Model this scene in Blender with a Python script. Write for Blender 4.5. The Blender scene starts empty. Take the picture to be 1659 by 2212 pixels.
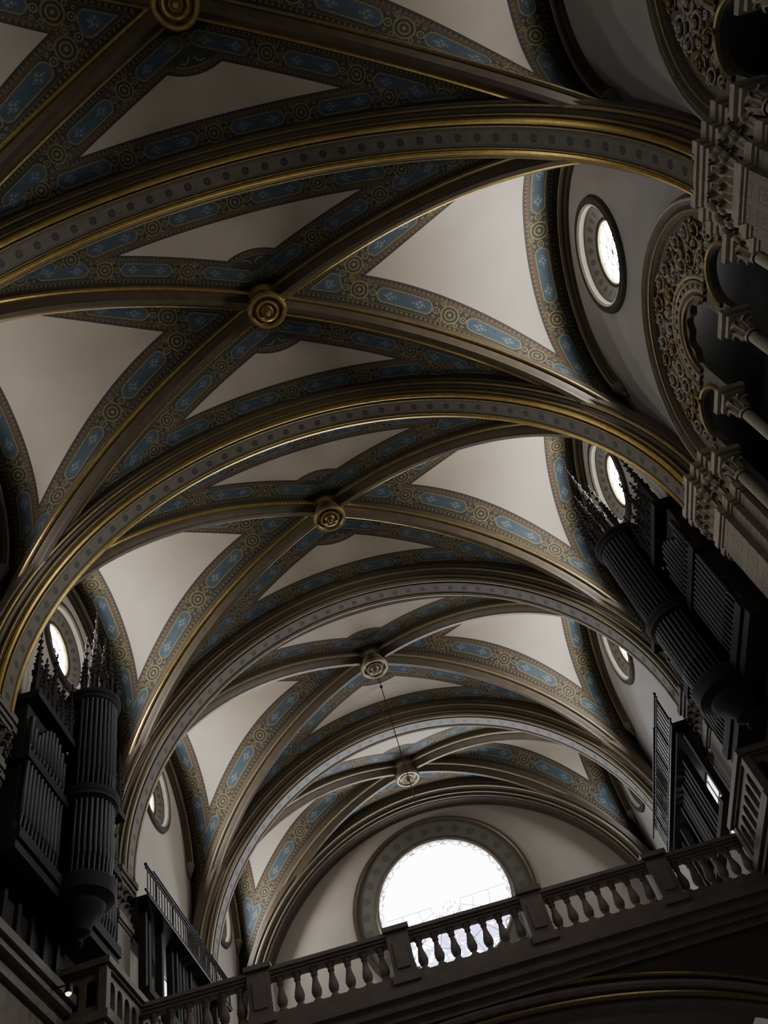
import bpy, bmesh, math, random
import numpy as np
from mathutils import Vector, Matrix
random.seed(4)
C = bpy.context.scene.collection
PI = math.pi
CZ = 1.6
W = 7.56
ZS, ZB, ZT, ZA = 12.7, 20.35, 20.1, 19.9
ZSD = 13.1
YB = [1.94, 8.46, 14.98, 21.5, 27.8]
YA = [-1.32, 5.2, 11.72, 18.24, 24.76, 30.0]

# ------------------------------------------------------------------ node expressions
class Ex:
    def __init__(s, nt, so): s.nt = nt; s.so = so
    def __add__(s, b): return mth(s.nt, 'ADD', s, b)
    def __sub__(s, b): return mth(s.nt, 'SUBTRACT', s, b)
    def __mul__(s, b): return mth(s.nt, 'MULTIPLY', s, b)
    def __truediv__(s, b): return mth(s.nt, 'DIVIDE', s, b)
    def __lt__(s, b): return mth(s.nt, 'LESS_THAN', s, b)
    def __gt__(s, b): return mth(s.nt, 'GREATER_THAN', s, b)
    def __mod__(s, b): return mth(s.nt, 'FLOORED_MODULO', s, b)
    def abs(s): return mth(s.nt, 'ABSOLUTE', s)
    def sqrt(s): return mth(s.nt, 'SQRT', s)
    def min(s, b): return mth(s.nt, 'MINIMUM', s, b)
    def max(s, b): return mth(s.nt, 'MAXIMUM', s, b)
    def inv(s): return mth(s.nt, 'SUBTRACT', 1.0, s)
def mth(nt, op, *args):
    n = nt.nodes.new('ShaderNodeMath'); n.operation = op
    for i, a in enumerate(args):
        if isinstance(a, Ex): nt.links.new(a.so, n.inputs[i])
        else: n.inputs[i].default_value = a
    return Ex(nt, n.outputs[0])
def rng(e, lo, hi): return (e > lo) * (e < hi)
def hyp(a, b): return (a*a + b*b).sqrt()
def setc(nt, inp, c):
    if isinstance(c, tuple): inp.default_value = (*c, 1)
    else: nt.links.new(c, inp)
def mixc(nt, fac, a, b):
    n = nt.nodes.new('ShaderNodeMix'); n.data_type = 'RGBA'
    if isinstance(fac, Ex): nt.links.new(fac.so, n.inputs[0])
    else: n.inputs[0].default_value = fac
    setc(nt, n.inputs[6], a); setc(nt, n.inputs[7], b)
    return n.outputs[2]
def attr(nt, name):
    n = nt.nodes.new('ShaderNodeAttribute'); n.attribute_name = name
    return Ex(nt, n.outputs['Fac'])
def objxyz(nt):
    t = nt.nodes.new('ShaderNodeTexCoord'); s = nt.nodes.new('ShaderNodeSeparateXYZ')
    nt.links.new(t.outputs['Object'], s.inputs[0])
    return [Ex(nt, s.outputs[i]) for i in range(3)]
def noise(nt, scale, detail=4):
    t = nt.nodes.new('ShaderNodeTexCoord'); n = nt.nodes.new('ShaderNodeTexNoise')
    n.inputs['Scale'].default_value = scale; n.inputs['Detail'].default_value = detail
    nt.links.new(t.outputs['Object'], n.inputs['Vector'])
    return Ex(nt, n.outputs['Fac'])
def newmat(name, rough=.7, metal=0.0):
    m = bpy.data.materials.new(name); m.use_nodes = True
    nt = m.node_tree; b = nt.nodes['Principled BSDF']
    b.inputs['Roughness'].default_value = rough; b.inputs['Metallic'].default_value = metal
    return m, nt, b
def mat(name, col, rough=.7, metal=0.0, var=.35, scale=3.0, bump=0.0, bscale=20):
    m, nt, b = newmat(name, rough, metal)
    n = noise(nt, scale)
    dark = tuple(c*(1-var) for c in col); lite = tuple(min(1, c*(1+var*.5)) for c in col)
    nt.links.new(mixc(nt, n, dark, lite), b.inputs['Base Color'])
    if bump:
        bn = nt.nodes.new('ShaderNodeBump'); bn.inputs['Strength'].default_value = bump; bn.inputs['Distance'].default_value = .03
        nt.links.new(noise(nt, bscale).so, bn.inputs['Height']); nt.links.new(bn.outputs[0], b.inputs['Normal'])
    return m
def emis(name, col, strength):
    m, nt, b = newmat(name, .4)
    b.inputs['Base Color'].default_value = (*col, 1)
    b.inputs['Emission Color'].default_value = (*col, 1)
    b.inputs['Emission Strength'].default_value = strength
    return m

NAVY = (.026, .029, .029); BLUE = (.055, .082, .108); OCH = (.23, .175, .066); RED = (.155, .077, .038); WHT = (.17, .185, .19)
def web_mat(name, o2, wband, rboss):
    m, nt, b = newmat(name, .8)
    k = wband/.76
    d1, a1, d2, a2, db, ba = [attr(nt, q) for q in ('d1', 'a1', 'd2', 'a2', 'db', 'ba')]
    v1 = d1 - .24; v2 = d2 - o2
    sel = v1 < v2
    v = v1.min(v2)/k; a = (sel*a1 + sel.inv()*a2)/k
    w = .76
    mm = v.min(db/k - (rboss/k - w))
    inb = mm < w
    c = v - .385
    P = 2.2
    aw = (a % P) - P/2
    q = hyp((aw.abs() - .5).max(0.0), c)
    pill = q < .185
    line = rng(q, .15, .18)
    dx = (aw.abs() - .36).abs(); dy = c.abs()
    fl = (((dx - .055)*(dx - .055) + dy*dy).min(dx*dx + (dy - .055)*(dy - .055)) < .0009).max((hyp((aw.abs() - .22).abs(), c)) < .022)
    fl = fl.max(rng(hyp((aw.abs() - .36).abs(), c), .088, .098)).max(hyp((aw.abs() - .49).abs(), c) < .02)
    ar = ((a + P/2) % P) - P/2
    rr = hyp(ar, c)
    rd = rng(rr, .19, .225).max(rng(rr, .10, .135)).max(rr < .045)
    rs = hyp((ar.abs() - .33).abs(), c); rd = rd.max(rng(rs, .055, .085)).max(rs < .02)
    rc = hyp(ar.abs() - .2, c.abs() - .2); rd = rd.max(rng(rc, .03, .055))
    rc2 = hyp(ar.abs() - .36, c.abs() - .16); rd = rd.max(rng(rc2, .018, .038))
    tri = (((a % .11) - .055).abs()) / .055
    zig = rng(mm, w-.12, w-.03) * (((mm - (w-.12)) / .09) < tri.inv())
    zig2 = rng(mm, .05, .11) * ((((a % .12) - .06).abs()) < .028)
    ln = rng(mm, w-.155, w-.14).max(rng(mm, .13, .145))
    # beaded lines beside the field
    bead = hyp(((a % .085) - .0425), mm - (w-.19)) < .018
    inv_ = v < w
    # scallop round the boss
    rb = rboss - .34
    sc = hyp(((ba*rb) % .36) - .18, db - rb)
    bd = (rng(sc, .10, .13).max(sc < .04).max(rng(db, rb+.17, rb+.19)).max(rng(db, rb-.19, rb-.17)))*(v > w)
    col = mixc(nt, noise(nt, 6), NAVY, tuple(x*1.7 for x in NAVY))
    col = mixc(nt, rng(mm, .02, .145), col, (.034, .029, .022))
    col = mixc(nt, pill*inv_, col, mixc(nt, noise(nt, 9), tuple(x*.65 for x in BLUE), tuple(x*1.25 for x in BLUE)))
    col = mixc(nt, fl*inv_, col, WHT)
    och = mixc(nt, noise(nt, 14), tuple(x*.45 for x in OCH), tuple(x*1.3 for x in OCH))
    col = mixc(nt, (line.max(rd)*inv_).max(bd), col, och)
    col = mixc(nt, zig2.max(ln).max(bead), col, tuple(x*.62 for x in OCH))
    col = mixc(nt, zig, col, RED)
    white = mixc(nt, noise(nt, 1.2, 6), (.37, .322, .26), (.47, .415, .34))
    nt.links.new(mixc(nt, inb, white, col), b.inputs['Base Color'])
    return m
M = {}
M['webT'] = web_mat('painted vault plaster transverse', .42, .66, 1.36)
M['webW'] = web_mat('painted vault plaster wall side', .20, .78, 1.36)
M['plaster'] = mat('ivory wall plaster', (.40, .36, .315), .85, var=.15, scale=1.0)
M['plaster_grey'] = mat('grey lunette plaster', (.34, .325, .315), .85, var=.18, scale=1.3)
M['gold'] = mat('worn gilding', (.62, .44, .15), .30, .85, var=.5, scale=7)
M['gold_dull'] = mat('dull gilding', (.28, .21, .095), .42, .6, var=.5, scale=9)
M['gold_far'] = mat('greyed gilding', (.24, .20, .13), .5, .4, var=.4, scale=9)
M['brown'] = mat('dark brown painted stone', (.06, .046, .032), .5, var=.4, scale=4)
M['ribst'] = mat('bronze brown rib stone', (.108, .083, .054), .45, .2, var=.45, scale=4)
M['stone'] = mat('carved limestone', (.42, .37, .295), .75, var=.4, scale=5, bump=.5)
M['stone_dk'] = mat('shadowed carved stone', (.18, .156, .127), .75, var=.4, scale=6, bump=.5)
M['ochr'] = mat('dark oculus moulding', (.06, .051, .039), .85, var=.4, scale=8)
M['wood'] = mat('dark organ wood', (.024, .022, .021), .85, var=.4, scale=8)
M['pipe'] = mat('tarnished organ pipe metal', (.04, .043, .047), .5, .5, var=.3, scale=5)
M['iron'] = mat('black iron', (.012, .012, .014), .5, .3, var=.2)
M['loft'] = mat('brown loft marble', (.22, .182, .165), .8, var=.4, scale=3)
M['loftwall'] = mat('purple brown spandrel', (.10, .07, .068), .7, var=.3, scale=2)
M['boards'] = mat('gallery floor boards lightened for bounce', (.42, .36, .30), .6, var=.25, scale=2)  # unseen floor made pale so it bounces rose light up to the vault
M['void'] = mat('painted tribune darkness', (.012, .011, .01), .9, var=.2)  # near-black colour stands in for the unlit depth behind the tracery
M['glass'] = emis('bright daylight glass', (1.0, .985, .955), 84)
M['glass_strong'] = emis('sunlit daylight glass', (1.0, .985, .955), 88)
M['glass_mid'] = emis('plain daylight glass', (1.0, .985, .955), 64)
M['glass_near'] = emis('soft daylight glass', (1.0, .985, .955), 22)
M['glass_dim'] = emis('dim daylight glass', (.9, .93, .95), 24)
M['pane'] = emis('tribune daylight pane', (.85, .95, 1.0), 4.0)
M['bulb'] = emis('warm bulb', (1.0, .72, .38), 5)

def soffit_mat():
    m, nt, b = newmat('soffit with painted rosettes', .6)
    ua, va = attr(nt, 'ua'), attr(nt, 'va')
    P = .46
    dx = (ua % P) - P/2
    r = hyp(dx, va)
    dk = r < .085
    cross = (dk * (dx.abs().min(va.abs()) < .011)).max(rng(r, .042, .052))
    col = mixc(nt, noise(nt, 5), (.07, .058, .041), (.16, .134, .097))
    col = mixc(nt, dk, col, (.017, .017, .014))
    col = mixc(nt, cross, col, (.055, .048, .036))
    col = mixc(nt, va.abs() > .17, col, (.038, .029, .019))
    col = mixc(nt, rng(va.abs(), .138, .147), col, (.035, .029, .021))
    nt.links.new(col, b.inputs['Base Color'])
    return m
M['soffit'] = soffit_mat()
def ring_mat(name, ax, ay, r0, nd, rdot, base, dark, rout=None):
    m, nt, b = newmat(name, .8)
    xyz = objxyz(nt); x, y = xyz[ax], xyz[ay]
    r = hyp(x, y); ang = mth(nt, 'ARCTAN2', y, x)
    st = 2*PI/nd
    da = ((ang % st) - st/2) * r0
    q = hyp(da, r - r0)
    col = mixc(nt, noise(nt, 4), tuple(c*.75 for c in base), base)
    col = mixc(nt, q < rdot, col, dark)
    col = mixc(nt, rng((r - r0).abs(), rdot*1.9, rdot*2.15), col, dark)
    if rout: col = mixc(nt, r > rout, col, tuple(c*.45 for c in base))
    nt.links.new(col, b.inputs['Base Color'])
    return m
M['ocring'] = ring_mat('oculus splay with painted dots', 1, 2, .93, 22, .07, (.034, .028, .019), (.006, .006, .005), 1.06)
M['rosering'] = ring_mat('rose window surround painted', 0, 2, 2.85, 30, .15, (.17, .16, .135), (.10, .10, .09))
def rose_mat():
    m, nt, b = newmat('stained glass in sunlight', .3)
    xyz = objxyz(nt); x, z = xyz[0], xyz[2]
    n1 = noise(nt, 11)
    pal = mixc(nt, noise(nt, 2.3) > .5, (.48, .40, 1.0), (.35, .6, 1.0))
    pal2 = mixc(nt, n1 > .57, pal, (.95, .45, .75))
    ctr = (hyp(x - .1, (z + .45)*.9) < .45) * (n1 > .53)
    low = (z < -.95) * (noise(nt, 4) > .44)
    edge = (hyp(x, z) > 2.27) * (noise(nt, 6) > .56)
    col = mixc(nt, ctr.max(low), (.93, .97, 1.0), pal2)
    col = mixc(nt, edge, col, (.55, .40, .5))
    nt.links.new(col, b.inputs['Emission Color'])
    s = mth(nt, 'SUBTRACT', 14.0, ctr.max(low)*9.5)
    s = mth(nt, 'SUBTRACT', s, edge*ctr.max(low).inv()*11.5)
    nt.links.new(s.so, b.inputs['Emission Strength'])
    b.inputs['Base Color'].default_value = (.2, .2, .2, 1)
    return m
M['rose'] = rose_mat()

# ------------------------------------------------------------------ mesh builder
class MB:
    def __init__(s): s.v = []; s.f = []; s.ua = []; s.va = []
    def grid(s, rows, closed_u=False, closed_v=False):
        b = len(s.v); n = len(rows); k = len(rows[0])
        for r in rows: s.v += [tuple(p) for p in r]
        for i in range(n if closed_u else n-1):
            for j in range(k if closed_v else k-1):
                i2 = (i+1) % n; j2 = (j+1) % k
                s.f.append((b+i*k+j, b+i*k+j2, b+i2*k+j2, b+i2*k+j))
    def box(s, x0, x1, y0, y1, z0, z1):
        b = len(s.v)
        s.v += [(x, y, z) for z in (z0, z1) for y in (y0, y1) for x in (x0, x1)]
        s.f += [tuple(b+i for i in q) for q in ((0,2,3,1), (4,5,7,6), (0,1,5,4), (2,6,7,3), (0,4,6,2), (1,3,7,5))]
    def prism(s, pts, z0, z1):
        b = len(s.v); n = len(pts)
        s.v += [(x, y, z0) for x, y in pts] + [(x, y, z1) for x, y in pts]
        s.f.append(tuple(range(b+n-1, b-1, -1))); s.f.append(tuple(range(b+n, b+2*n)))
        for i in range(n): j = (i+1) % n; s.f.append((b+i, b+j, b+n+j, b+n+i))
    def lathe(s, prof, n=24, o=(0,0,0), axis='Z', a0=0, a1=2*PI, cap=False):
        full = abs(a1-a0-2*PI) < 1e-6
        rows = []
        for i in range(n if full else n+1):
            a = a0 + (a1-a0)*i/n; c, q = math.cos(a), math.sin(a); row = []
            for r, h in prof:
                p = {'Z': (r*c, r*q, h), 'X': (h, r*c, r*q), 'Y': (r*c, h, r*q)}[axis]
                row.append((p[0]+o[0], p[1]+o[1], p[2]+o[2]))
            rows.append(row)
        s.grid(rows, closed_u=full)
    def ball(s, o, r, n=8): s.lathe([(r*math.sin(PI*i/6)+1e-4, -r*math.cos(PI*i/6)) for i in range(7)], n, o)
    def tube(s, p, q, r, r2=None, n=8):
        p = Vector(p); q = Vector(q); d = (q-p).normalized(); r2 = r if r2 is None else r2
        a = d.orthogonal().normalized(); b = d.cross(a)
        s.grid([[p + (a*math.cos(t)+b*math.sin(t))*r for t in [2*PI*i/n for i in range(n)]],
                [q + (a*math.cos(t)+b*math.sin(t))*r2 for t in [2*PI*i/n for i in range(n)]]], closed_v=True)
        B = len(s.v) - 2*n; s.f.append(tuple(range(B+n-1, B-1, -1))); s.f.append(tuple(range(B+n, B+2*n)))
    def sweep(s, path, lat, center, prof, closed=False):
        lat = Vector(lat); center = Vector(center); rows = []; acc = 0; n = len(path)
        for i, p in enumerate(path):
            t = path[min(n-1, i+1)] - path[max(0, i-1)]
            nr = t.cross(lat).normalized()
            if nr.dot(center - p) < 0: nr = -nr
            if i: acc += (p - path[i-1]).length
            rows.append([p + lat*l + nr*d for l, d in prof])
            s.ua += [acc]*len(prof); s.va += [l for l, d in prof]
        s.grid(rows, closed_v=closed)
    def build(s, name, m, parent=None, world=False, smooth=True, uv=False, fix=True):
        me = bpy.data.meshes.new(name)
        v = [(x, y, z+CZ) for x, y, z in s.v] if world else s.v
        me.from_pydata(v, [], s.f); me.update()
        if uv:
            for k, dat in (('ua', s.ua), ('va', s.va)):
                at = me.attributes.new(k, 'FLOAT', 'POINT'); at.data.foreach_set('value', dat)
        return link(name, me, m, parent, world, smooth, fix)
def link(name, me, m, parent=None, world=False, smooth=True, fix=True):
    if fix:
        bm = bmesh.new(); bm.from_mesh(me); bmesh.ops.recalc_face_normals(bm, faces=bm.faces); bm.to_mesh(me); bm.free()
    if smooth:
        me.polygons.foreach_set('use_smooth', [True]*len(me.polygons))
        me.set_sharp_from_angle(angle=math.radians(35))
    me.materials.append(m)
    o = bpy.data.objects.new(name, me); C.objects.link(o)
    if parent:
        o.parent = parent
        if world: o.matrix_parent_inverse = Matrix.Translation(parent.location).inverted()
    return o
def tag(o, label, cat, group=None, kind=None):
    if label: o['label'] = label
    if cat: o['category'] = cat
    if group: o['group'] = group
    if kind: o['kind'] = kind
    return o
def thing(name, label, cat, loc=(0,0,0), rz=0, group=None, kind=None):
    o = bpy.data.objects.new(name, None); C.objects.link(o); o.empty_display_size = .2
    o.location = (loc[0], loc[1], loc[2]+CZ); o.rotation_euler = (0, 0, rz)
    return tag(o, label, cat, group, kind)
def dup(root, loc, rz, label, name=None):
    r = root.copy(); C.objects.link(r); r.location = (loc[0], loc[1], loc[2]+CZ); r.rotation_euler = (0, 0, rz); r['label'] = label
    for ch in list(root.children):
        c = ch.copy(); C.objects.link(c); c.parent = r
        for g in list(ch.children):
            d = g.copy(); C.objects.link(d); d.parent = c
    return r
def plate_mesh(name, outer, holes, th, Mx):
    cu = bpy.data.curves.new(name, 'CURVE'); cu.dimensions = '2D'; cu.fill_mode = 'BOTH'; cu.extrude = th/2
    for poly in [outer] + holes:
        sp = cu.splines.new('POLY'); sp.points.add(len(poly)-1); sp.use_cyclic_u = True
        for p, (u, v) in zip(sp.points, poly): p.co = (u, v, 0, 1)
    ob = bpy.data.objects.new(name, cu); C.objects.link(ob)
    dg = bpy.context.evaluated_depsgraph_get()
    me = bpy.data.meshes.new_from_object(ob.evaluated_get(dg))
    bpy.data.objects.remove(ob); bpy.data.curves.remove(cu)
    me.materials.clear(); me.name = name
    me.transform(Mx); me.update()
    return me
def MX(x, z=0): return Matrix(((0,0,1,x), (1,0,0,0), (0,1,0,z), (0,0,0,1)))   # (u,v,w)->(y,z,x)
def MY(y, z=0): return Matrix(((1,0,0,0), (0,0,1,y), (0,1,0,z), (0,0,0,1)))   # (u,v,w)->(x,z,y)
def circ(cx, cy, r, n=40): return [(cx+r*math.cos(2*PI*i/n), cy+r*math.sin(2*PI*i/n)) for i in range(n)]
def archpoly(cx, zb, zs, r, n=24): return [(cx-r, zb)] + [(cx+r*math.cos(PI-PI*i/n), zs+r*math.sin(PI-PI*i/n)) for i in range(n+1)] + [(cx+r, zb)]
def circprof(l, d, r, n=8): return [(l+r*math.cos(2*PI*i/n), d+r*math.sin(2*PI*i/n)) for i in range(n)]

# ------------------------------------------------------------------ vault
def Dp(th, sx, half, yb): c = math.cos(th); return (sx*W*c, yb+half*c, ZSD+(ZB-ZSD)*math.sin(th))
def Tp(th, sx, y): return (sx*W*math.cos(th), y, ZS+(ZT-ZS)*math.sin(th))
ZC = 16.7
def Ap(th, sx, half, yb):
    z = ZSD+(ZA-ZSD)*math.sin(th); r = ZA-ZC
    f = 1.0 if z < ZC else math.sqrt(max(0, 1-((z-ZC)/r)**2))
    return (sx*W, yb+half*f, z)
NT, NS = 64, 28
TH = [PI/2*i/NT for i in range(NT+1)]
def polydist(P, poly):
    poly = np.array(poly); seg0 = poly[:-1]; dv = poly[1:]-seg0; L = np.linalg.norm(dv, axis=1)
    acc = np.concatenate([[0], np.cumsum(L)]); tot = acc[-1]
    rel = P[:, None, :]-seg0[None]
    t = np.clip((rel*dv[None]).sum(2)/np.maximum(L**2, 1e-9)[None], 0, 1)
    dd = np.linalg.norm(rel - t[..., None]*dv[None], axis=2)
    k = dd.argmin(1); i = np.arange(len(P))
    return dd[i, k], tot-(acc[k]+t[i, k]*L[k])
def cell(halves, yb, m, parent, ax):
    V, F = [], []; A = {k: [] for k in ('d1', 'a1', 'd2', 'a2', 'db', 'ba')}
    for fr, fe in halves:
        rib = [fr(t) for t in TH]; ed = [fe(t) for t in TH]
        b = len(V); pts = []
        for i in range(NT+1):
            p = np.array(rib[i]); q = np.array(ed[i])
            for j in range(NS+1): pts.append(p + (q-p)*j/NS)
        for i in range(NT):
            for j in range(NS):
                F.append((b+i*(NS+1)+j, b+i*(NS+1)+j+1, b+(i+1)*(NS+1)+j+1, b+(i+1)*(NS+1)+j))
        P = np.array(pts)
        d1, a1 = polydist(P, rib); d2, a2 = polydist(P, ed)
        db = np.hypot(P[:, 0], P[:, 1]-yb)
        fw = P[:, 0]*ax[0] + (P[:, 1]-yb)*ax[1]; sd = P[:, 0]*ax[1] - (P[:, 1]-yb)*ax[0]
        ba = np.arctan2(sd, np.maximum(fw, 1e-4))
        for k, x in zip(('d1', 'a1', 'd2', 'a2', 'db', 'ba'), (d1, a1, d2, a2, db, ba)): A[k] += list(x)
        V += [(x, y, z+CZ) for x, y, z in pts]
    me = bpy.data.meshes.new('vault_cell'); me.from_pydata(V, [], F); me.update()
    for k in A:
        at = me.attributes.new(k, 'FLOAT', 'POINT'); at.data.foreach_set('value', A[k])
    me.polygons.foreach_set('use_smooth', [True]*len(me.polygons))
    me.materials.append(m)
    o = bpy.data.objects.new('vault_cell', me); C.objects.link(o); o.parent = parent
    o.matrix_parent_inverse = Matrix.Translation(parent.location).inverted()
ORD = ['topmost', 'second', 'third', 'fourth', 'fifth and farthest']
for k in range(5):
    yb, y0, y1 = YB[k], YA[k], YA[k+1]
    root = thing('ceiling', f'white and blue painted groin vault bay around the {ORD[k]} ceiling boss', 'vault', (0, yb, ZB), kind='structure')
    for yend in (y0, y1):
        h = yend-yb
        cell([((lambda t, sx=sx: Dp(t, sx, h, yb)), (lambda t, sx=sx: Tp(t, sx, yend))) for sx in (-1, 1)], yb, M['webT'], root, (0, 1 if h > 0 else -1))
    for sx in (-1, 1):
        cell([((lambda t, h=h: Dp(t, sx, h, yb)), (lambda t, h=h: Ap(t, sx, h, yb))) for h in (y0-yb, y1-yb)], yb, M['webW'], root, (sx, 0))
    # diagonal ribs
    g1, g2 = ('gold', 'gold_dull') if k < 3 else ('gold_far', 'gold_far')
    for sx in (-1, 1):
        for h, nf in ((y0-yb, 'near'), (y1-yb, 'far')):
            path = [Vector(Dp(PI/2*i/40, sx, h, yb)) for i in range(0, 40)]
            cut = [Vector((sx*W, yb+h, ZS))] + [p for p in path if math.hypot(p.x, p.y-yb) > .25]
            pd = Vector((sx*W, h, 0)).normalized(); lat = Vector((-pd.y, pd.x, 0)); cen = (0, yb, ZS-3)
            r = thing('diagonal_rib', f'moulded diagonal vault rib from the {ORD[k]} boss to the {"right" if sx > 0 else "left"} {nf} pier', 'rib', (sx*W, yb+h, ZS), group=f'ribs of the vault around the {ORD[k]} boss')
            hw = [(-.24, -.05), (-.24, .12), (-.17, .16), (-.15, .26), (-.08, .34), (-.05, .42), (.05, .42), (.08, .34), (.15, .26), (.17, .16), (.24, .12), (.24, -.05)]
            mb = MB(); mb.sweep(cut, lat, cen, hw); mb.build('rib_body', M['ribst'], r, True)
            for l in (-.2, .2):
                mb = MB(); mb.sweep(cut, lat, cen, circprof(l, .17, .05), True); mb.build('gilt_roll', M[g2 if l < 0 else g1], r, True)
# transverse arches
AN = ['transverse arch with rosette soffit below the topmost boss', 'transverse arch with rosette soffit between second and third bosses', 'transverse arch with rosette soffit between third and fourth bosses', 'transverse arch with rosette soffit between fourth and fifth bosses', 'dark wall arch framing the bright rose window wall']
for k in range(5):
    y = YA[k+1] - (.3 if k == 4 else 0)
    path = [Vector((-W*math.cos(PI*i/96), y, ZS+(ZT-ZS)*math.sin(PI*i/96))) for i in range(97)]
    r = thing('transverse_arch', 'broad gilded ' + AN[k] if k < 4 else AN[k], 'arch', (0, y, ZS), group='arches across the nave')
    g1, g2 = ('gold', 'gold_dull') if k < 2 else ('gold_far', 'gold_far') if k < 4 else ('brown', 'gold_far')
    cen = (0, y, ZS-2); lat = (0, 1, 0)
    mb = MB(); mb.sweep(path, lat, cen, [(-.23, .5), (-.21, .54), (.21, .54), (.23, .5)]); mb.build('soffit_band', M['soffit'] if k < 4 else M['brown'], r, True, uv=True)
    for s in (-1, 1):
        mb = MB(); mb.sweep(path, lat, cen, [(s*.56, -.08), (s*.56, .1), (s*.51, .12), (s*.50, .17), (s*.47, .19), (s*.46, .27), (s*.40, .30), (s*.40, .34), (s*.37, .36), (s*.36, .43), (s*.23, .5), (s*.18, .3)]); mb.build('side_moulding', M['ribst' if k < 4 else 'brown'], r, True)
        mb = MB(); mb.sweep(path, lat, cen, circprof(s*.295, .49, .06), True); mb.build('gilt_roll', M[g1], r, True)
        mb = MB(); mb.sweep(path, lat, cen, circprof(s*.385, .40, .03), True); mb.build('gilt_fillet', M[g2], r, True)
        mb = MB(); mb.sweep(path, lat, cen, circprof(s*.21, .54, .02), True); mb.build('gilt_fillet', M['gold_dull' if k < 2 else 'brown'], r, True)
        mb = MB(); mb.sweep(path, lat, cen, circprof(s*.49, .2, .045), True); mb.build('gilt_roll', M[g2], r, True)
# bosses
bz = ZB-.2
boss = thing('ceiling_boss', 'gilded turned ceiling boss at the top edge, topmost of five', 'ceiling boss', (0, YB[0], bz), group='bosses along the vault ridge')
def L(name, prof, m, par, n=40, **k): mb = MB(); mb.lathe(prof, n, **k); return mb.build(name, m, par)
L('collar', [(.50, .25), (.50, .0), (.46, -.05), (.41, -.08), (.41, -.28), (.44, -.32)], M['gold_dull'], boss)
L('outer_ring', [(.44, -.30), (.47, -.36), (.47, -.42), (.43, -.48), (.38, -.48), (.35, -.43)], M['gold'], boss)
L('dish', [(.36, -.44), (.32, -.38), (.26, -.38), (.25, -.40)], M['gold_dull'], boss)
L('inner_ring', [(.28, -.38), (.27, -.46), (.22, -.48), (.19, -.44), (.17, -.42)], M['gold'], boss)
L('rosette', [(.18, -.42), (.13, -.47), (.11, -.52), (.07, -.50)], M['gold_dull'], boss, 16)
L('knob', [(.08, -.46), (.075, -.55), (.045, -.62), (.002, -.64)], M['gold'], boss, 16)
for k, lb in ((1, 'large gilded ceiling boss with concentric rings, second from the top'), (2, 'ringed ceiling boss third from the top, mid picture'), (3, 'ringed ceiling boss fourth from the top'), (4, 'small farthest ringed ceiling boss above the rose window')):
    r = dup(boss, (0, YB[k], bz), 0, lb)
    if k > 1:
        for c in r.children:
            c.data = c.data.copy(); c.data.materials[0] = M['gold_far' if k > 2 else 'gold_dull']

# ------------------------------------------------------------------ walls
OZ, OR = 17.66, 1.17
for side, sx in (('right', 1), ('left', -1)):
    holes = [circ(YB[k], OZ - (.6 if k == 4 else 0), OR) for k in range(5)]
    if sx > 0: holes += [archpoly(YB[k], 9.4, 12.7, 2.42) for k in (0, 1)]
    yw = 21.2 if sx > 0 else 21.9; zw = 11.4 if sx > 0 else 12.0
    holes.append([(yw-.5, zw-.7), (yw+.5, zw-.7), (yw+.5, zw+.7), (yw-.5, zw+.7)])
    me = plate_mesh('wall_'+side, [(-1.5, -1.6), (30.5, -1.6), (30.5, 21), (-1.5, 21)], holes, .5, MX(sx*(W+.25), CZ))
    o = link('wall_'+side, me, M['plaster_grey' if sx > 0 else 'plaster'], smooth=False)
    tag(o, f'plain plaster nave wall on the {side} under the vault', 'wall', kind='structure')
    # pane
    t = thing('window_%d' % (1 if sx > 0 else 2), f'small bright rectangular window behind the slatted organ box on the {side}', 'window', (sx*(W+.06), yw, zw), kind='structure')
    mb = MB(); mb.box(-.02, .02, -.5, .5, -.7, .7); mb.build('pane', M['pane'], t, smooth=False)
    mb = MB(); mb.box(-.05, .05, -.02, .02, -.7, .7); mb.box(-.05, .05, -.5, .5, .1, .14); mb.build('glazing_bar', M['iron'], t, smooth=False)
    if sx > 0:
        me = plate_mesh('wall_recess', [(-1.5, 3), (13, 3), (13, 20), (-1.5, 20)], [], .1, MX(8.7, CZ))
        tag(link('wall_recess', me, M['void'], smooth=False), 'back wall coloured near black for the shade inside the carved right tribune', 'wall', kind='structure')
# back wall with rose
RZ, RR = 15.9, 2.42
me = plate_mesh('wall_back', [(-8.1, -1.6), (8.1, -1.6), (8.1, 21), (-8.1, 21)], [circ(0, RZ, RR+.05, 64)], .6, MY(30.3, CZ))
tag(link('wall_back', me, M['plaster'], smooth=False), 'plain end wall around the bright rose window', 'wall', kind='structure')
rose = thing('window_3', 'large round stained glass rose window blazing with daylight in the end wall', 'window', (.0, 30.0, RZ), kind='structure')
mb = MB(); mb.lathe([(.001, .14), (RR+.05, .14)], 64, axis='Y'); mb.build('stained_glass', M['rose'], rose)
mb = MB(); mb.lathe([(RR, .2), (RR, .05), (2.5, -.02), (3.2, -.02)], 64, axis='Y'); mb.build('painted_surround', M['rosering'], rose)
mb = MB(); mb.lathe([(3.2, .05), (3.2, -.08), (3.25, -.13), (3.32, -.13), (3.36, -.06), (3.36, .05)], 64, axis='Y'); mb.build('outer_moulding', M['ribst'], rose)
mb = MB(); mb.lathe([(2.38, .1), (2.38, -.02), (2.46, -.06), (2.52, -.02)], 64, axis='Y'); mb.build('inner_moulding', M['ribst'], rose)
mb = MB()
for i in range(36):
    a = 2*PI*(i+.5)/36
    prev = None
    for j in range(7):
        b_ = a + (j-3)/3*PI/36; rad = 2.40-.15*math.sin(PI*j/6)
        p = (rad*math.cos(b_), .10, rad*math.sin(b_))
        if prev: mb.tube(prev, p, .014, None, 5)
        prev = p
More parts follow.
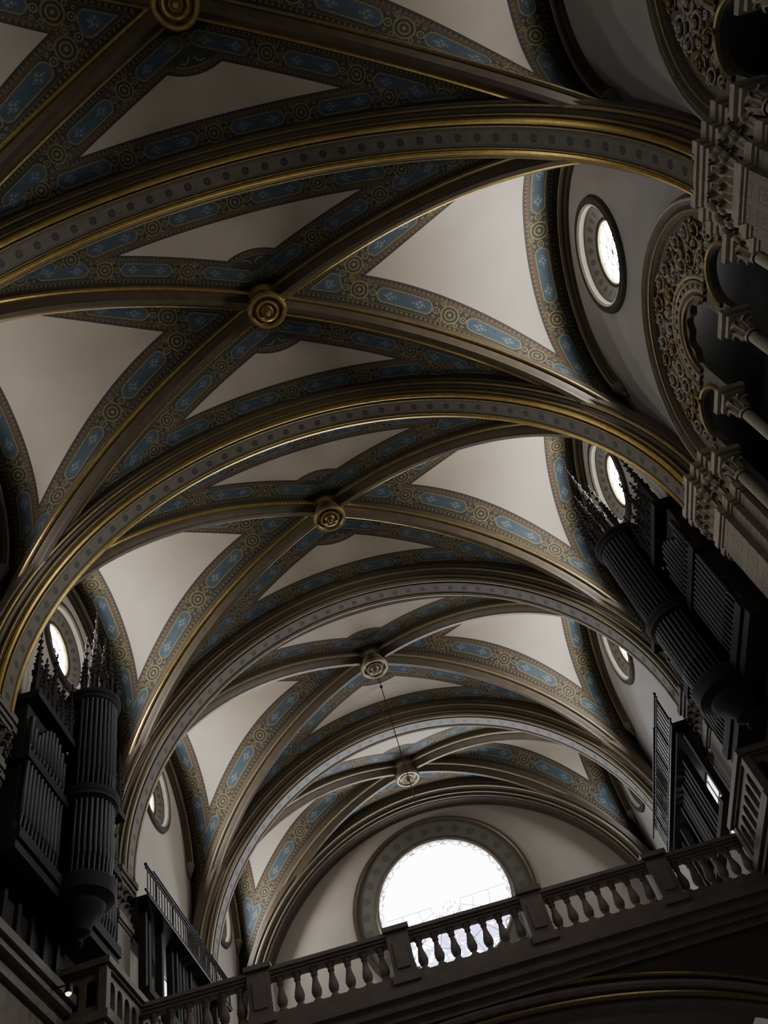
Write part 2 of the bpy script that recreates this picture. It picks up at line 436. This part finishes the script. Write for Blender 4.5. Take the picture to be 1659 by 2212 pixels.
for i in range(9):
    a = PI + PI*(i+.0)/8; mb.tube((.55*math.cos(a), .11, .55*math.sin(a)), (2.3*math.cos(a), .11, 2.3*math.sin(a)), .012, None, 5)
for r_ in (.55, 1.0, 1.6):
    mb.lathe([(r_-.012, .11), (r_, .098), (r_+.012, .11)], 40, axis='Y', a0=PI, a1=2*PI)
mb.build('lead_tracery', M['iron'], rose)
# oculi
oc = thing('window_4', 'bright round clerestory window above the large carved arch at right', 'window', (W, YB[1], OZ), kind='structure')
L('splay', [(OR, .02), (.98, .12), (.72, .27)], M['ocring'], oc, 48, axis='X')
L('outer_moulding', [(1.10, .06), (1.10, -.05), (1.15, -.09), (1.2, -.07), (1.24, -.1), (1.3, -.08), (1.33, -.03), (1.34, .0)], M['ochr'], oc, 48, axis='X')
L('gilt_rim', [(.75, .26), (.74, .24), (.70, .25), (.68, .30)], M['gold_dull'], oc, 48, axis='X')
L('glass', [(.001, .30), (.72, .30)], M['glass'], oc, 40, axis='X')
mb = MB()
for a in (0, PI/4, PI/2, 3*PI/4): mb.tube((.285, -.7*math.cos(a), -.7*math.sin(a)), (.285, .7*math.cos(a), .7*math.sin(a)), .011)
mb.lathe([(.30, .29), (.31, .272), (.32, .29)], 30, axis='X'); mb.build('glazing_bar', M['iron'], oc)
n = 5
for k in range(5):
    for sx in (1, -1):
        if (k, sx) == (1, 1): continue
        zz = OZ - (.6 if k == 4 else 0)
        d = ['nearest at the top edge', 'beside the second boss', 'behind the organ spires', 'beside the fourth boss', 'farthest and dimmest beside the end wall'][k]
        r = dup(oc, (sx*W, YB[k], zz), 0 if sx > 0 else PI, f'round clerestory window on the {"right" if sx > 0 else "left"} wall, {d}'); r.name = f'window_{n}'; n += 1
        alt = 'glass_dim' if (k == 4 and sx > 0) else 'glass_near' if (k == 0 or (k == 1 and sx < 0)) else 'glass_strong' if sx > 0 else 'glass_mid'
        for c in r.children:
            if c.name.startswith('glass'):
                c.data = c.data.copy(); c.data.materials[0] = M[alt]
# wall arch mouldings with corbels
i = 1
for k in range(5):
    for sx in (1, -1):
        yb = YB[k]
        t = thing(f'trim_{i}', f'dark brown lunette moulding on corbels around the {"right" if sx > 0 else "left"} window beside the {ORD[k]} boss', 'moulding', (sx*(W-.02), yb, ZC), 0 if sx > 0 else PI, kind='structure'); i += 1
        y1 = min(YA[k+1]-yb-.2, 3.05); y0 = min(yb-YA[k]-.2, 3.05)
        if sx < 0: y0, y1 = y1, y0
        path = []
        for j in range(49):
            a = PI*j/48; c = math.cos(a)
            path.append(Vector((0, c*(y1 if c > 0 else y0), 3.02*math.sin(a))))
        prof = [(.02, -.02), (-.14, -.02), (-.18, .05), (-.14, .12), (-.06, .14), (-.05, .22), (.02, .24)]
        mb = MB(); mb.sweep(path, (1, 0, 0), (0, 0, -3), prof); mb.build('moulding', M['brown'], t)
        mb = MB(); mb.sweep(path, (1, 0, 0), (0, 0, -3), circprof(-.16, .06, .035), True); mb.build('gilt_roll', M['gold_dull'], t)
        for yy in (y1-.08, -y0+.08):
            L('corbel', [(.001, -.42), (.05, -.38), (.04, -.3), (.1, -.2), (.15, -.08), (.17, 0), (.17, .06), (.001, .06)], M['stone_dk'], t, 14, o=(-.06, yy, 0))

# ------------------------------------------------------------------ piers with capitals
def stepped(o):
    h = [(0, .9+o), (.12+o, .9+o), (.12+o, .64+o), (.26+o, .64+o), (.26+o, .38+o), (.40+o, .38+o)]
    pts = [(-p, q) for p, q in h] + [(-p, -q) for p, q in reversed(h)]
    return pts
def leaf(mb, p, out, side, w, h, curl=.16):
    p = Vector(p); out = Vector(out); side = Vector(side); rows = []
    for i in range(8):
        t = i/7
        o = curl*(.1+.9*t**2.2); z = h*(t if t < .8 else .8-(t-.8)*1.1)
        ww = w*(.7+.55*math.sin(PI*min(1, t*.9)))*(1 if t < .85 else .6)*(1+.12*(i % 2))
        c = p + out*o + Vector((0, 0, z))
        rows.append([c - side*ww/2 - out*.05, c - side*ww/4 + out*.035, c - out*.015, c + side*ww/4 + out*.035, c + side*ww/2 - out*.05])
    mb.grid(rows)
def shaft_mat():
    m, nt, b = newmat('pier shaft with incised panels', .75)
    x, y, z = objxyz(nt)
    u = ((x + y) % .34) - .17; v = (z % .5) - .25
    q = u.abs().max(v.abs()*.72)
    ln = rng(q, .10, .118).max(rng(hyp(u, v), .035, .055))
    col = mixc(nt, noise(nt, 4), (.20, .175, .142), (.31, .27, .22))
    col = mixc(nt, ln, col, (.16, .135, .105))
    nt.links.new(col, b.inputs['Base Color']); return m
M['shaft'] = shaft_mat()
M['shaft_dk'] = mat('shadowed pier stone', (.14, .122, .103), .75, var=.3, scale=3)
pier = thing('pier', 'stone pier with stepped abacus and carved capital at upper right, nearest', 'pier', (W, YA[1], ZS), group='piers carrying the transverse arches')
mb = MB(); mb.prism(stepped(.0), -14.2, -1.15); mb.build('shaft', M['shaft'], pier, smooth=False)
mb = MB(); mb.prism(stepped(.03), -1.28, -1.22); mb.prism(stepped(.07), -1.22, -1.10); mb.prism(stepped(.04), -1.10, -.98); mb.build('necking', M['stone'], pier, smooth=False)
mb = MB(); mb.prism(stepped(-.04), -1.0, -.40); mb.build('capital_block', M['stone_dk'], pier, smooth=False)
mb = MB()
pts = stepped(.0)
for a, b in zip(pts[:-1], pts[1:]):
    a = Vector((*a, 0)); b = Vector((*b, 0)); d = (b-a); ln = d.length; s = d.normalized()
    out = Vector((s.y, -s.x, 0)) if Vector((s.y, -s.x, 0)).dot((a+b)/2 - Vector((.3, 0, 0))) > 0 else Vector((-s.y, s.x, 0))
    if out.x > .5: continue
    nn = max(1, round(ln/.26))
    for q in range(nn):
        c = a + s*ln*(q+.5)/nn
        leaf(mb, c + Vector((0, 0, -.98)) - out*.03, out, s, ln/nn*.95, .42, .13)
        leaf(mb, c + Vector((0, 0, -.74)) - out*.03 + s*ln/nn*.3, out, s, ln/nn*.85, .42, .18)
    for e in (a, b):
        mb.ball(e + Vector((0, 0, -.46)) + out*.07, .08); mb.ball(e + Vector((0, 0, -.68)) + out*.04, .055)
mb.build('carved_foliage', M['stone'], pier)
mb = MB(); mb.prism(stepped(.05), -.40, -.34); mb.prism(stepped(.08), -.34, -.27); mb.prism(stepped(.06), -.27, -.20); mb.prism(stepped(.10), -.20, -.09); mb.prism(stepped(.14), -.09, .06); mb.build('abacus', M['stone'], pier, smooth=False)
PL = {(2, 1): 'stone pier with carved capital beside the right organ wing', (3, 1): 'stone pier with capital between right organ tower and black catwalk', (4, 1): 'farthest right stone pier behind the black catwalk railing',
      (2, -1): 'stone pier with capital cut by the left edge', (3, -1): 'stone pier behind the left organ tower', (4, -1): 'farthest left stone pier beside the end wall gallery'}
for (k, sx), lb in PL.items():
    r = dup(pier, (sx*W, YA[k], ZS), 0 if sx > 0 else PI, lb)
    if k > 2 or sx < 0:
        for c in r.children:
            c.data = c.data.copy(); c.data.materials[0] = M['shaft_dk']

# ------------------------------------------------------------------ carved tribune arches on right
tr = thing('tribune_arch', 'carved gilded stone tribune arch with pierced tracery under the round window', 'arch', (W, YB[1], 12.7), group='carved tribune arches on the right wall')
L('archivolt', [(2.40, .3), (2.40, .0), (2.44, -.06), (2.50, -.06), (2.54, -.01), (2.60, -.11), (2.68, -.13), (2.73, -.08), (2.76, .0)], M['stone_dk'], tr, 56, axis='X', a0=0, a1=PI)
for r_, m_ in ((2.47, 'gold_dull'), (2.665, 'stone')):
    mb = MB(); mb.lathe([(r_+.03*math.cos(2*PI*i/8), (-.07 if r_ < 2.6 else -.13)+.03*math.sin(2*PI*i/8)) for i in range(9)], 56, axis='X', a0=0, a1=PI); mb.build('gilt_roll', M[m_], tr)
def notch(cx, r, zc): return [(cx-r, -.5)] + [(cx+r*math.cos(PI-PI*i/16), zc+r*math.sin(PI-PI*i/16)) for i in range(17)] + [(cx+r, -.5)]
def lobed(cx, r, zc):
    pts = [(cx-r, -.5), (cx-r, zc-.15)]
    for k in range(5):
        a0 = PI - PI*k/5; a1 = PI - PI*(k+1)/5
        for j in range(1, 8):
            a = a0 + (a1-a0)*j/8; rad = r*(.86 + .22*math.sin(PI*j/8))
            pts.append((cx+rad*math.cos(a), zc+rad*math.sin(a)))
    return pts + [(cx+r, zc-.15), (cx+r, -.5)]
outer = [(-2.4, -.5)] + notch(-1.42, .5, -.05) + lobed(0, .62, .5) + notch(1.42, .5, -.05) + [(2.4, -.5)] + [(2.4*math.cos(PI*i/40), 2.4*math.sin(PI*i/40)) for i in range(41)]
holes = []; ringpos = []
rnd = random.Random(11)
for a in [20 + 14*i for i in range(11)]:
    a = math.radians(a); ringpos.append(((1.6+rnd.uniform(-.05, .05))*math.cos(a), .12+1.6*math.sin(a), rnd.uniform(.19, .24)))
for a in [13 + 11*i for i in range(15)]:
    a = math.radians(a); q = 2.10+rnd.uniform(-.04, .04); ringpos.append((q*math.cos(a), .04+q*math.sin(a), rnd.uniform(.17, .22)))
for cx, cz, r_ in ringpos:
    for s in (0, 2.1, 4.2):
        holes.append(circ(cx+r_*.5*math.cos(s+cx*3), cz+r_*.5*math.sin(s+cx*3), r_*.24, 8))
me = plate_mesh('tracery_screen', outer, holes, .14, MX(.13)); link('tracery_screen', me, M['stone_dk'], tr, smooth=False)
for q_, (cx, cz, r_) in enumerate(ringpos):
    mb = MB(); prev = None; sg = 1 if q_ % 2 else -1; a0 = math.atan2(cz, cx) + rnd.uniform(-.6, .6)
    for i in range(22):
        t = i/21; a = a0 + sg*t*3.0*PI; rad = r_*(1-.82*t); p = (.03-.05*t, cx+rad*math.cos(a), cz+rad*math.sin(a))
        if prev: mb.tube(prev, p, r_*.15*(1-.3*t), None, 6)
        if i % 4 == 2 and t < .75:
            b_ = a + sg*.5; lp = (.0, cx+(rad+r_*.28)*math.cos(b_), cz+(rad+r_*.28)*math.sin(b_))
            mb.tube(p, lp, r_*.17, r_*.05, 6); mb.ball(((p[0]+lp[0])/2-.02, (p[1]+lp[1])/2, (p[2]+lp[2])/2), r_*.17, 6)
        prev = p
    mb.ball((-.03, cx, cz), r_*.26, 8); mb.build('scroll_leaf', M['gold_dull' if q_ % 3 == 0 else 'stone'], tr)
# scroll curls between the roundels
def curl(cy, cz, r_, a0, sgn):
    mb = MB(); prev = None
    for i in range(15):
        t = i/14; a = a0 + sgn*t*2.2*PI; rad = r_*(1-.75*t)
        p = (.03, cy+rad*math.cos(a), cz+rad*math.sin(a))
        if prev: mb.tube(prev, p, .028*(1-.4*t), None, 5)
        prev = p
    mb.ball(prev, .035, 6); mb.build('scroll_curl', M['stone'], tr)
for i in range(20):
    a = math.radians(12+8.2*i); curl(1.86*math.cos(a), .07+1.86*math.sin(a), .085, a+i, 1 if i % 2 else -1)
for i in range(14):
    a = math.radians(25+10*i); curl(1.33*math.cos(a), .27+1.28*math.sin(a), .08, a+i, 1 if i % 2 else -1)
for s in (-1, 1):
    for (y, z, r_) in ((1.42, .66, .12), (1.12, .6, .09), (1.75, .5, .10), (2.05, .25, .11), (2.2, -.1, .1), (.82, -.2, .07)): curl(s*y, z, r_, y*9, s)
for rr_, mm_ in ((.74, 'gold_dull'), (.88, 'stone'), (1.02, 'gold_dull'), (1.12, 'stone')):
    mb = MB(); mb.lathe([(rr_+.045*math.cos(2*PI*i/8), .05+.07*math.sin(2*PI*i/8)) for i in range(9)], 36, o=(0, 0, .5), axis='X', a0=0, a1=PI); mb.build('inner_arch_roll', M[mm_], tr)
for i in range(15):
    a = PI*(i+.5)/15; mb = MB(); mb.ball((.03, .95*math.cos(a), .5+.95*math.sin(a)), .06, 6); mb.build('ballflower', M['stone'], tr)
for cx in (-1.42, 1.42):
    mb = MB(); mb.lathe([(.56+.05*math.cos(2*PI*i/8), .05+.06*math.sin(2*PI*i/8)) for i in range(9)], 24, o=(0, cx, -.05), axis='X', a0=0, a1=PI); mb.build('inner_arch_roll', M['gold_dull'], tr)
for cy in (-.77, .77, -2.15, 2.15):
    mb = MB(); mb.lathe([(.10, -3.2), (.10, -1.1)], 16, o=(.0, cy, 0)); cs = mb.build('colonnette', M['stone'], tr)
    mb = MB(); mb.box(-.26, .26, cy-.25, cy+.25, -.58, -.46); mb.box(-.2, .2, cy-.2, cy+.2, -.68, -.58); mb.build('abacus', M['stone'], cs, smooth=False)
    mb = MB(); mb.lathe([(.13, -1.12), (.13, -1.06), (.105, -1.03), (.13, -.85), (.18, -.66)], 16, o=(.0, cy, 0))
    for j in range(8):
        a = 2*PI*j/8; o_ = Vector((math.cos(a), math.sin(a), 0)); leaf(mb, Vector((.0, cy, -1.02)) + o_*.1, o_, Vector((-o_.y, o_.x, 0)), .09, .36, .12)
    mb.build('leaf_capital', M['stone'], cs)
dup(tr, (W, YB[0], 12.7), 0, 'carved stone tribune arch cut by the upper right corner')
# ------------------------------------------------------------------ organs
OY = 14.9
org = thing('pipe_organ', 'dark gothic pipe organ with round tower and spires hanging on the right wall', 'organ', (W, OY, 10.0), group='pair of facing wall organs')
def OB(f, name, m, par=org, smooth=False): mb = MB(); f(mb); return mb.build(name, M[m], par, smooth=smooth)
TX = -.85
OB(lambda b: b.box(-.5, -.02, -2.3, 2.3, .2, 3.6), 'case', 'wood')
for s in (-1, 1):
    a, c = sorted((s*.5, s*2.4))
    OB(lambda b: (b.box(-.72, -.02, a, c, .2, .42), b.box(-.66, -.02, a, c, 0, .2)), 'lower_rail', 'wood')
    OB(lambda b: b.box(-.70, -.4, a, c, 2.0, 2.2), 'middle_rail', 'wood')
    OB(lambda b: b.box(-.76, -.02, a, c, 3.55, 3.72), 'cornice', 'wood')
L('tower_pendant', [(.02, -.75), (.08, -.68), (.06, -.6), (.2, -.48), (.24, -.3), (.42, -.12), (.46, .02), (.62, .14), (.64, .3), (.66, .42), (.60, .48), (.01, .48)], M['wood'], org, 32, o=(TX, 0, 0))
L('tower_collar', [(.56, 2.15), (.66, 2.22), (.64, 2.3), (.68, 2.36), (.68, 2.44), (.58, 2.52)], M['wood'], org, 32, o=(TX, 0, 0))
L('tower_cornice', [(.52, 4.9), (.62, 4.98), (.6, 5.06), (.66, 5.12), (.66, 5.2), (.01, 5.26)], M['wood'], org, 32, o=(TX, 0, 0))
L('tower_core', [(.46, .4), (.46, 5.0)], M['wood'], org, 24, o=(TX, 0, 0))
def pipe(x, y, z0, z1, r):
    mb = MB(); mb.lathe([(.02, z0), (r*.9, z0+min(.45, (z1-z0)*.25)), (r*1.08, z0+min(.46, (z1-z0)*.26)), (r, z0+min(.52, (z1-z0)*.3)), (r, z1-.04), (r*1.1, z1-.03), (r*1.1, z1), (r*.8, z1), (r*.8, z1-.2)], 10, o=(x, y, 0))
    mb.build('pipe', M['pipe'], org)
for lo, hi in ((.46, 2.2), (2.5, 4.95)):
    for j in range(17):
        a = PI/2 + PI*(j)/16; pipe(TX+.53*math.cos(a), .53*math.sin(a), lo, hi, .052)
for s in (-1, 1):
    for j in range(11):
        y = s*(.7+.153*j); pipe(-.6, y, .42, 2.0, .058); pipe(-.6, y, 2.2, 2.8+.6*abs(math.sin(j*.33+.4)), .058)
def pinn(mb, x, y, z0, z1, r):
    h = z1-z0; prof = [(r, z0), (r, z0+h*.28), (r*1.35, z0+h*.30), (r*1.35, z0+h*.33)]
    for i in range(6):
        t = i/6; rr = r*.95*(1-t); z = z0+h*(.33+.6*t); prof += [(rr, z), (rr*.82+.004, z+h*.07), (rr*.82+.02, z+h*.085)]
    prof += [(.01, z1-h*.06), (.03, z1-h*.04), (.01, z1-h*.02), (.001, z1)]
    mb.lathe(prof, 6, o=(x, y, 0))
    for i in range(5):
        t = i/5; rr = r*.95*(1-t); z = z0+h*(.36+.58*t)
        for a in (0, PI/2, PI, 3*PI/2): mb.ball((x+(rr+.02)*math.cos(a), y+(rr+.02)*math.sin(a), z), .028, 5)
def P_(x, y, z0, z1, r): mb = MB(); pinn(mb, x, y, z0, z1, r); mb.build('pinnacle', M['wood'], org)
P_(TX, 0, 5.2, 8.9, .12)
for j in range(9):
    a = PI/2 + PI*j/8; P_(TX+.58*math.cos(a), .58*math.sin(a), 5.1, 6.3 + (.5 if j % 2 else 0), .06)
for j in range(6):
    a = 2*PI*j/6; P_(TX+.26*math.cos(a), .26*math.sin(a), 5.2, 7.5, .05)
for s in (-1, 1):
    for y, z1 in ((.62, 5.5), (.84, 4.7), (1.05, 5.1), (1.28, 4.8), (1.5, 5.7), (1.72, 4.8), (1.95, 5.1), (2.14, 4.7), (2.32, 5.6)): P_(-.62, s*y, 3.7, z1, .09)
    for y0, y1 in ((.62, 1.5), (1.5, 2.32)):
        me = plate_mesh('gable', [(s*y0, 3.68), (s*y1, 3.68), (s*y1, 4.05), (s*(y0+y1)/2, 4.8), (s*y0, 4.05)], [circ(s*(y0+y1)/2, 4.1, .15, 16)], .08, MX(-.55)); link('gable', me, M['wood'], org, smooth=False)
dup(org, (-W, OY, 10.0), PI, 'dark gothic pipe organ with round tower and spires hanging on the left wall')
# ------------------------------------------------------------------ stone balconies joining the gallery
BY = 17.25
bal = thing('organ_balcony', 'carved stone balcony with arcaded parapet below the right organ', 'balcony', (W, BY, 8.45), group='stone balconies below the organs')
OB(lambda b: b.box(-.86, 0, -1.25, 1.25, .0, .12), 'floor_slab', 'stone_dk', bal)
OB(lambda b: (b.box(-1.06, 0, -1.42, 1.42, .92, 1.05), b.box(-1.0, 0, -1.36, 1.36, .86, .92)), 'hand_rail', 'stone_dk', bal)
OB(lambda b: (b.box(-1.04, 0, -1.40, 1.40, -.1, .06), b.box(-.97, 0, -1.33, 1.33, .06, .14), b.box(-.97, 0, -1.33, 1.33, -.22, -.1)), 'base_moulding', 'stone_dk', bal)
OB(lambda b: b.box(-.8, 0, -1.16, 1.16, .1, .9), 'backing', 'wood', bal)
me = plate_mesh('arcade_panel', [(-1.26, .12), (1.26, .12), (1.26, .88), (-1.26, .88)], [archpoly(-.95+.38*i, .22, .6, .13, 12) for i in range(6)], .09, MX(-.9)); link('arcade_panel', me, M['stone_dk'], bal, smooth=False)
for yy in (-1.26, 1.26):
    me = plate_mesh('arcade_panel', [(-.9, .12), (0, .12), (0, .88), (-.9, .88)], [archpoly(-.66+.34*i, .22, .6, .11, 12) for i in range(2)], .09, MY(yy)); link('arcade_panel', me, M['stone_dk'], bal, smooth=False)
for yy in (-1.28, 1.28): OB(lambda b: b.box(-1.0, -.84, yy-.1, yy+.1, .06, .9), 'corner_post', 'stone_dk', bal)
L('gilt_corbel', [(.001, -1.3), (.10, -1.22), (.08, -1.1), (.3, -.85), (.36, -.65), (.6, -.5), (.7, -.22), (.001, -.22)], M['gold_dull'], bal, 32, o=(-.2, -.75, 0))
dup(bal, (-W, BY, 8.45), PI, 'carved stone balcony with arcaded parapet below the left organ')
# small lamp on the left wall
lm = thing('spotlight', 'small lit warm spotlight under the left organ', 'lamp', (-6.9, 15.0, 8.5))
L('housing', [(.03, .2), (.06, .16), (.07, .05), (.06, .02)], M['iron'], lm, 16)
mb = MB(); mb.ball((0, 0, .03), .055, 14); mb.build('bulb', M['bulb'], lm)
OB(lambda b: b.tube((0, 0, .18), (-.5, 0, .2), .015), 'arm', 'iron', lm)
# ------------------------------------------------------------------ black catwalk rails and slatted boxes
sw = thing('slatted_organ_box', 'black slatted organ box below the catwalk on the right wall', 'organ box', (W, 21.5, 10.2), group='slatted organ boxes in the far bay')
OB(lambda b: b.box(-.85, -.02, -2.75, 2.75, 1.95, 2.1), 'top_board', 'wood', sw)
OB(lambda b: b.box(-.8, -.55, -2.75, 2.75, -.1, .05), 'bottom_board', 'wood', sw)
for i in range(6):
    y = -2.7+1.08*i; OB(lambda b: b.box(-.72, -.55, y-.06, y+.06, .0, 2.0), 'frame_post', 'wood', sw)
for i in range(20):
    y = -2.55+.27*i
    if i < 4 or .7 < y < 2.1: continue
    OB(lambda b: b.box(-.66, -.5, y-.07, y+.07, .05, 1.95), 'slat', 'wood', sw)
dup(sw, (-W, 21.5, 10.2), PI, 'black slatted organ box below the catwalk on the left wall')
cw = thing('catwalk_railing', 'black iron catwalk railing high on the right wall', 'railing', (W, 21.5, 12.25), group='iron catwalk railings')
OB(lambda b: b.box(-.95, -.02, -3.0, 3.0, .0, .06), 'walkway', 'iron', cw)
for z, rr_ in ((.14, .03), (.86, .022), (.97, .04)): OB(lambda b: b.tube((-.92, -3.1, z), (-.92, 3.1, z), rr_), 'rail', 'iron', cw, True)
OB(lambda b: b.tube((-1.12, -2.2, .62), (-1.12, 3.1, .62), .022), 'rail', 'iron', cw, True)
for i in range(34): OB(lambda b: b.tube((-.92, -2.97+5.94*i/33, .02), (-.92, -2.97+5.94*i/33, .97), .014 if i % 6 else .03, None, 6), 'post', 'iron', cw, True)
cl = dup(cw, (-W, 21.6, 12.1), PI, 'black iron catwalk railing high on the left wall'); cl.scale = (1, 1.1, .8)
# organ base wall panelling and string course at left
mb = MB(); mb.box(-W, -W+.42, 5.9, 15.9, 8.75, 8.92); mb.box(-W, -W+.34, 5.9, 15.9, 8.6, 8.75); mb.box(-W, -W+.2, 5.9, 15.9, 8.35, 8.6); mb.box(-W, -W+.1, 5.9, 15.9, 3, 8.35)
tag(mb.build('trim_20', M['stone_dk'], None, True, smooth=False), 'stone string course along the lower left wall', 'moulding', kind='structure')
mb = MB(); mb.box(-W, -W+.12, 12.6, 15.9, 8.92, 10.1)
for q in range(6): mb.box(-W+.1, -W+.2, 12.65+.55*q, 12.78+.55*q, 8.92, 10.0)
mb.box(-W, -W+.26, 12.6, 15.9, 9.85, 10.05)
tag(mb.build('trim_21', M['wood'], None, True, smooth=False), 'dark panelled wall base under the left organ', 'panelling', kind='structure')
mb = MB(); mb.box(W-.1, W, 18.5, 29.9, -1.6, 8.1)
tag(mb.build('trim_22', M['loftwall'], None, True, smooth=False), 'dark wall lining beneath the choir gallery at right', 'panelling', kind='structure')
# ------------------------------------------------------------------ choir loft with balustrade
LA = math.atan2(1.2, 14.8)
LZ = 8.29
gal = thing('choir_gallery', 'dark brown choir gallery spanning the nave on a wide gilded arch', 'gallery', (0, 18.5, -.11), LA)
def el(r, n=48, dz=0): return [((7.2+r)*math.cos(PI-PI*i/n), 4.2+dz+(3.0+r)*math.sin(PI-PI*i/n)) for i in range(n+1)]
me = plate_mesh('spandrel_wall', [(-7.6, 2)] + [(-7.6, 7.95), (7.6, 7.95), (7.6, 2), (7.2, 2)] + list(reversed(el(0))) + [(-7.2, 2)], [], .5, MY(.3)); link('spandrel_wall', me, M['loftwall'], gal, smooth=False)
OB(lambda b: (b.box(-7.6, 7.6, -.12, .6, 7.75, 7.9), b.box(-7.6, 7.6, -.02, .6, 7.6, 7.75), b.box(-7.6, 7.6, -.22, .6, 7.9, 8.1), b.box(-7.6, 7.6, -.32, .6, 8.1, 8.26), b.box(-7.6, 7.6, -.2, .6, 8.26, 8.4)), 'cornice', 'loft', gal)
for r_, m_, rad in ((.12, 'gold_dull', .06), (.30, 'loft', .09), (.5, 'gold_dull', .05)):
    path = [Vector((x, .03, z)) for x, z in el(r_)]
    mb = MB(); mb.sweep(path, (0, 1, 0), (0, 0, 2), circprof(0, 0, rad), True); mb.build('arch_roll', M[m_], gal)
mb = MB(); mb.sweep([Vector((x, .3, z)) for x, z in el(0)], (0, 1, 0), (0, 0, 2), [(-.26, .0), (-.2, .05), (.2, .05), (.26, 0)]); mb.build('arch_soffit', M['loft'], gal)
OB(lambda b: b.box(-7.4, 7.4, .6, 11.2, 8.15, 8.3), 'gallery_floor', 'boards', gal)
bl = thing('balustrade', 'dark stone balustrade of turned balusters along the choir gallery front', 'balustrade', (0, 18.5, LZ), LA)
posts = [-7.2, -4.2, -1.2, 1.78, 4.7, 7.3]
OB(lambda b: (b.box(-7.4, 7.4, -.16, .16, .96, 1.02), b.box(-7.4, 7.4, -.2, .2, 1.02, 1.1), b.box(-7.4, 7.4, -.12, .12, .9, .96)), 'top_rail', 'loft', bl)
OB(lambda b: (b.box(-7.4, 7.4, -.18, .18, 0, .12), b.box(-7.4, 7.4, -.14, .14, .12, .18)), 'bottom_rail', 'loft', bl)
for x in posts:
    OB(lambda b: (b.box(x-.24, x+.24, -.2, .2, 0, 1.1), b.box(x-.29, x+.29, -.25, .25, 1.1, 1.2), b.box(x-.29, x+.29, -.25, .25, 0, .16), b.box(x-.14, x+.14, -.23, .18, .3, .85)), 'post', 'loft', bl)
bprof = [(.10, .18), (.10, .24), (.06, .26), (.06, .30), (.09, .34), (.112, .42), (.10, .5), (.062, .64), (.052, .72), (.072, .75), (.072, .78), (.06, .8), (.09, .84), (.10, .9)]
for a, b in zip(posts[:-1], posts[1:]):
    for i in range(7):
        x = a+.24 + (b-a-.48)*(i+.5)/7
        L('baluster', bprof, M['loft'], bl, 14, o=(x, 0, 0))
# hanging cable
mb = MB(); mb.tube((.03, 22.95, 20.3), (.03, 22.95, 15.3), .014); mb.ball((.03, 22.95, 20.15), .06)
tag(mb.build('hanging_cable', M['iron'], None, True), 'thin dark cable hanging from the vault before the rose window', 'cable')

# ------------------------------------------------------------------ light
w = bpy.data.worlds.new('World'); bpy.context.scene.world = w; w.use_nodes = True
bg = w.node_tree.nodes['Background']; bg.inputs[0].default_value = (1.0, .97, .94, 1); bg.inputs[1].default_value = .064
# ------------------------------------------------------------------ camera
x = Vector((.956, .1905, -.2232)); f = Vector((.0620, .6122, .7883)); f.normalize()
x = (x - f*x.dot(f)).normalized(); up = x.cross(f)
R = Matrix(((x.x, up.x, -f.x), (x.y, up.y, -f.y), (x.z, up.z, -f.z))).to_4x4()
cd = bpy.data.cameras.new('Camera'); cd.sensor_width = 36; cd.lens = 36*1870/2212; cd.clip_end = 200
co = bpy.data.objects.new('Camera', cd); C.objects.link(co); co.matrix_world = Matrix.Translation((0, 0, CZ)) @ R
bpy.context.scene.camera = co
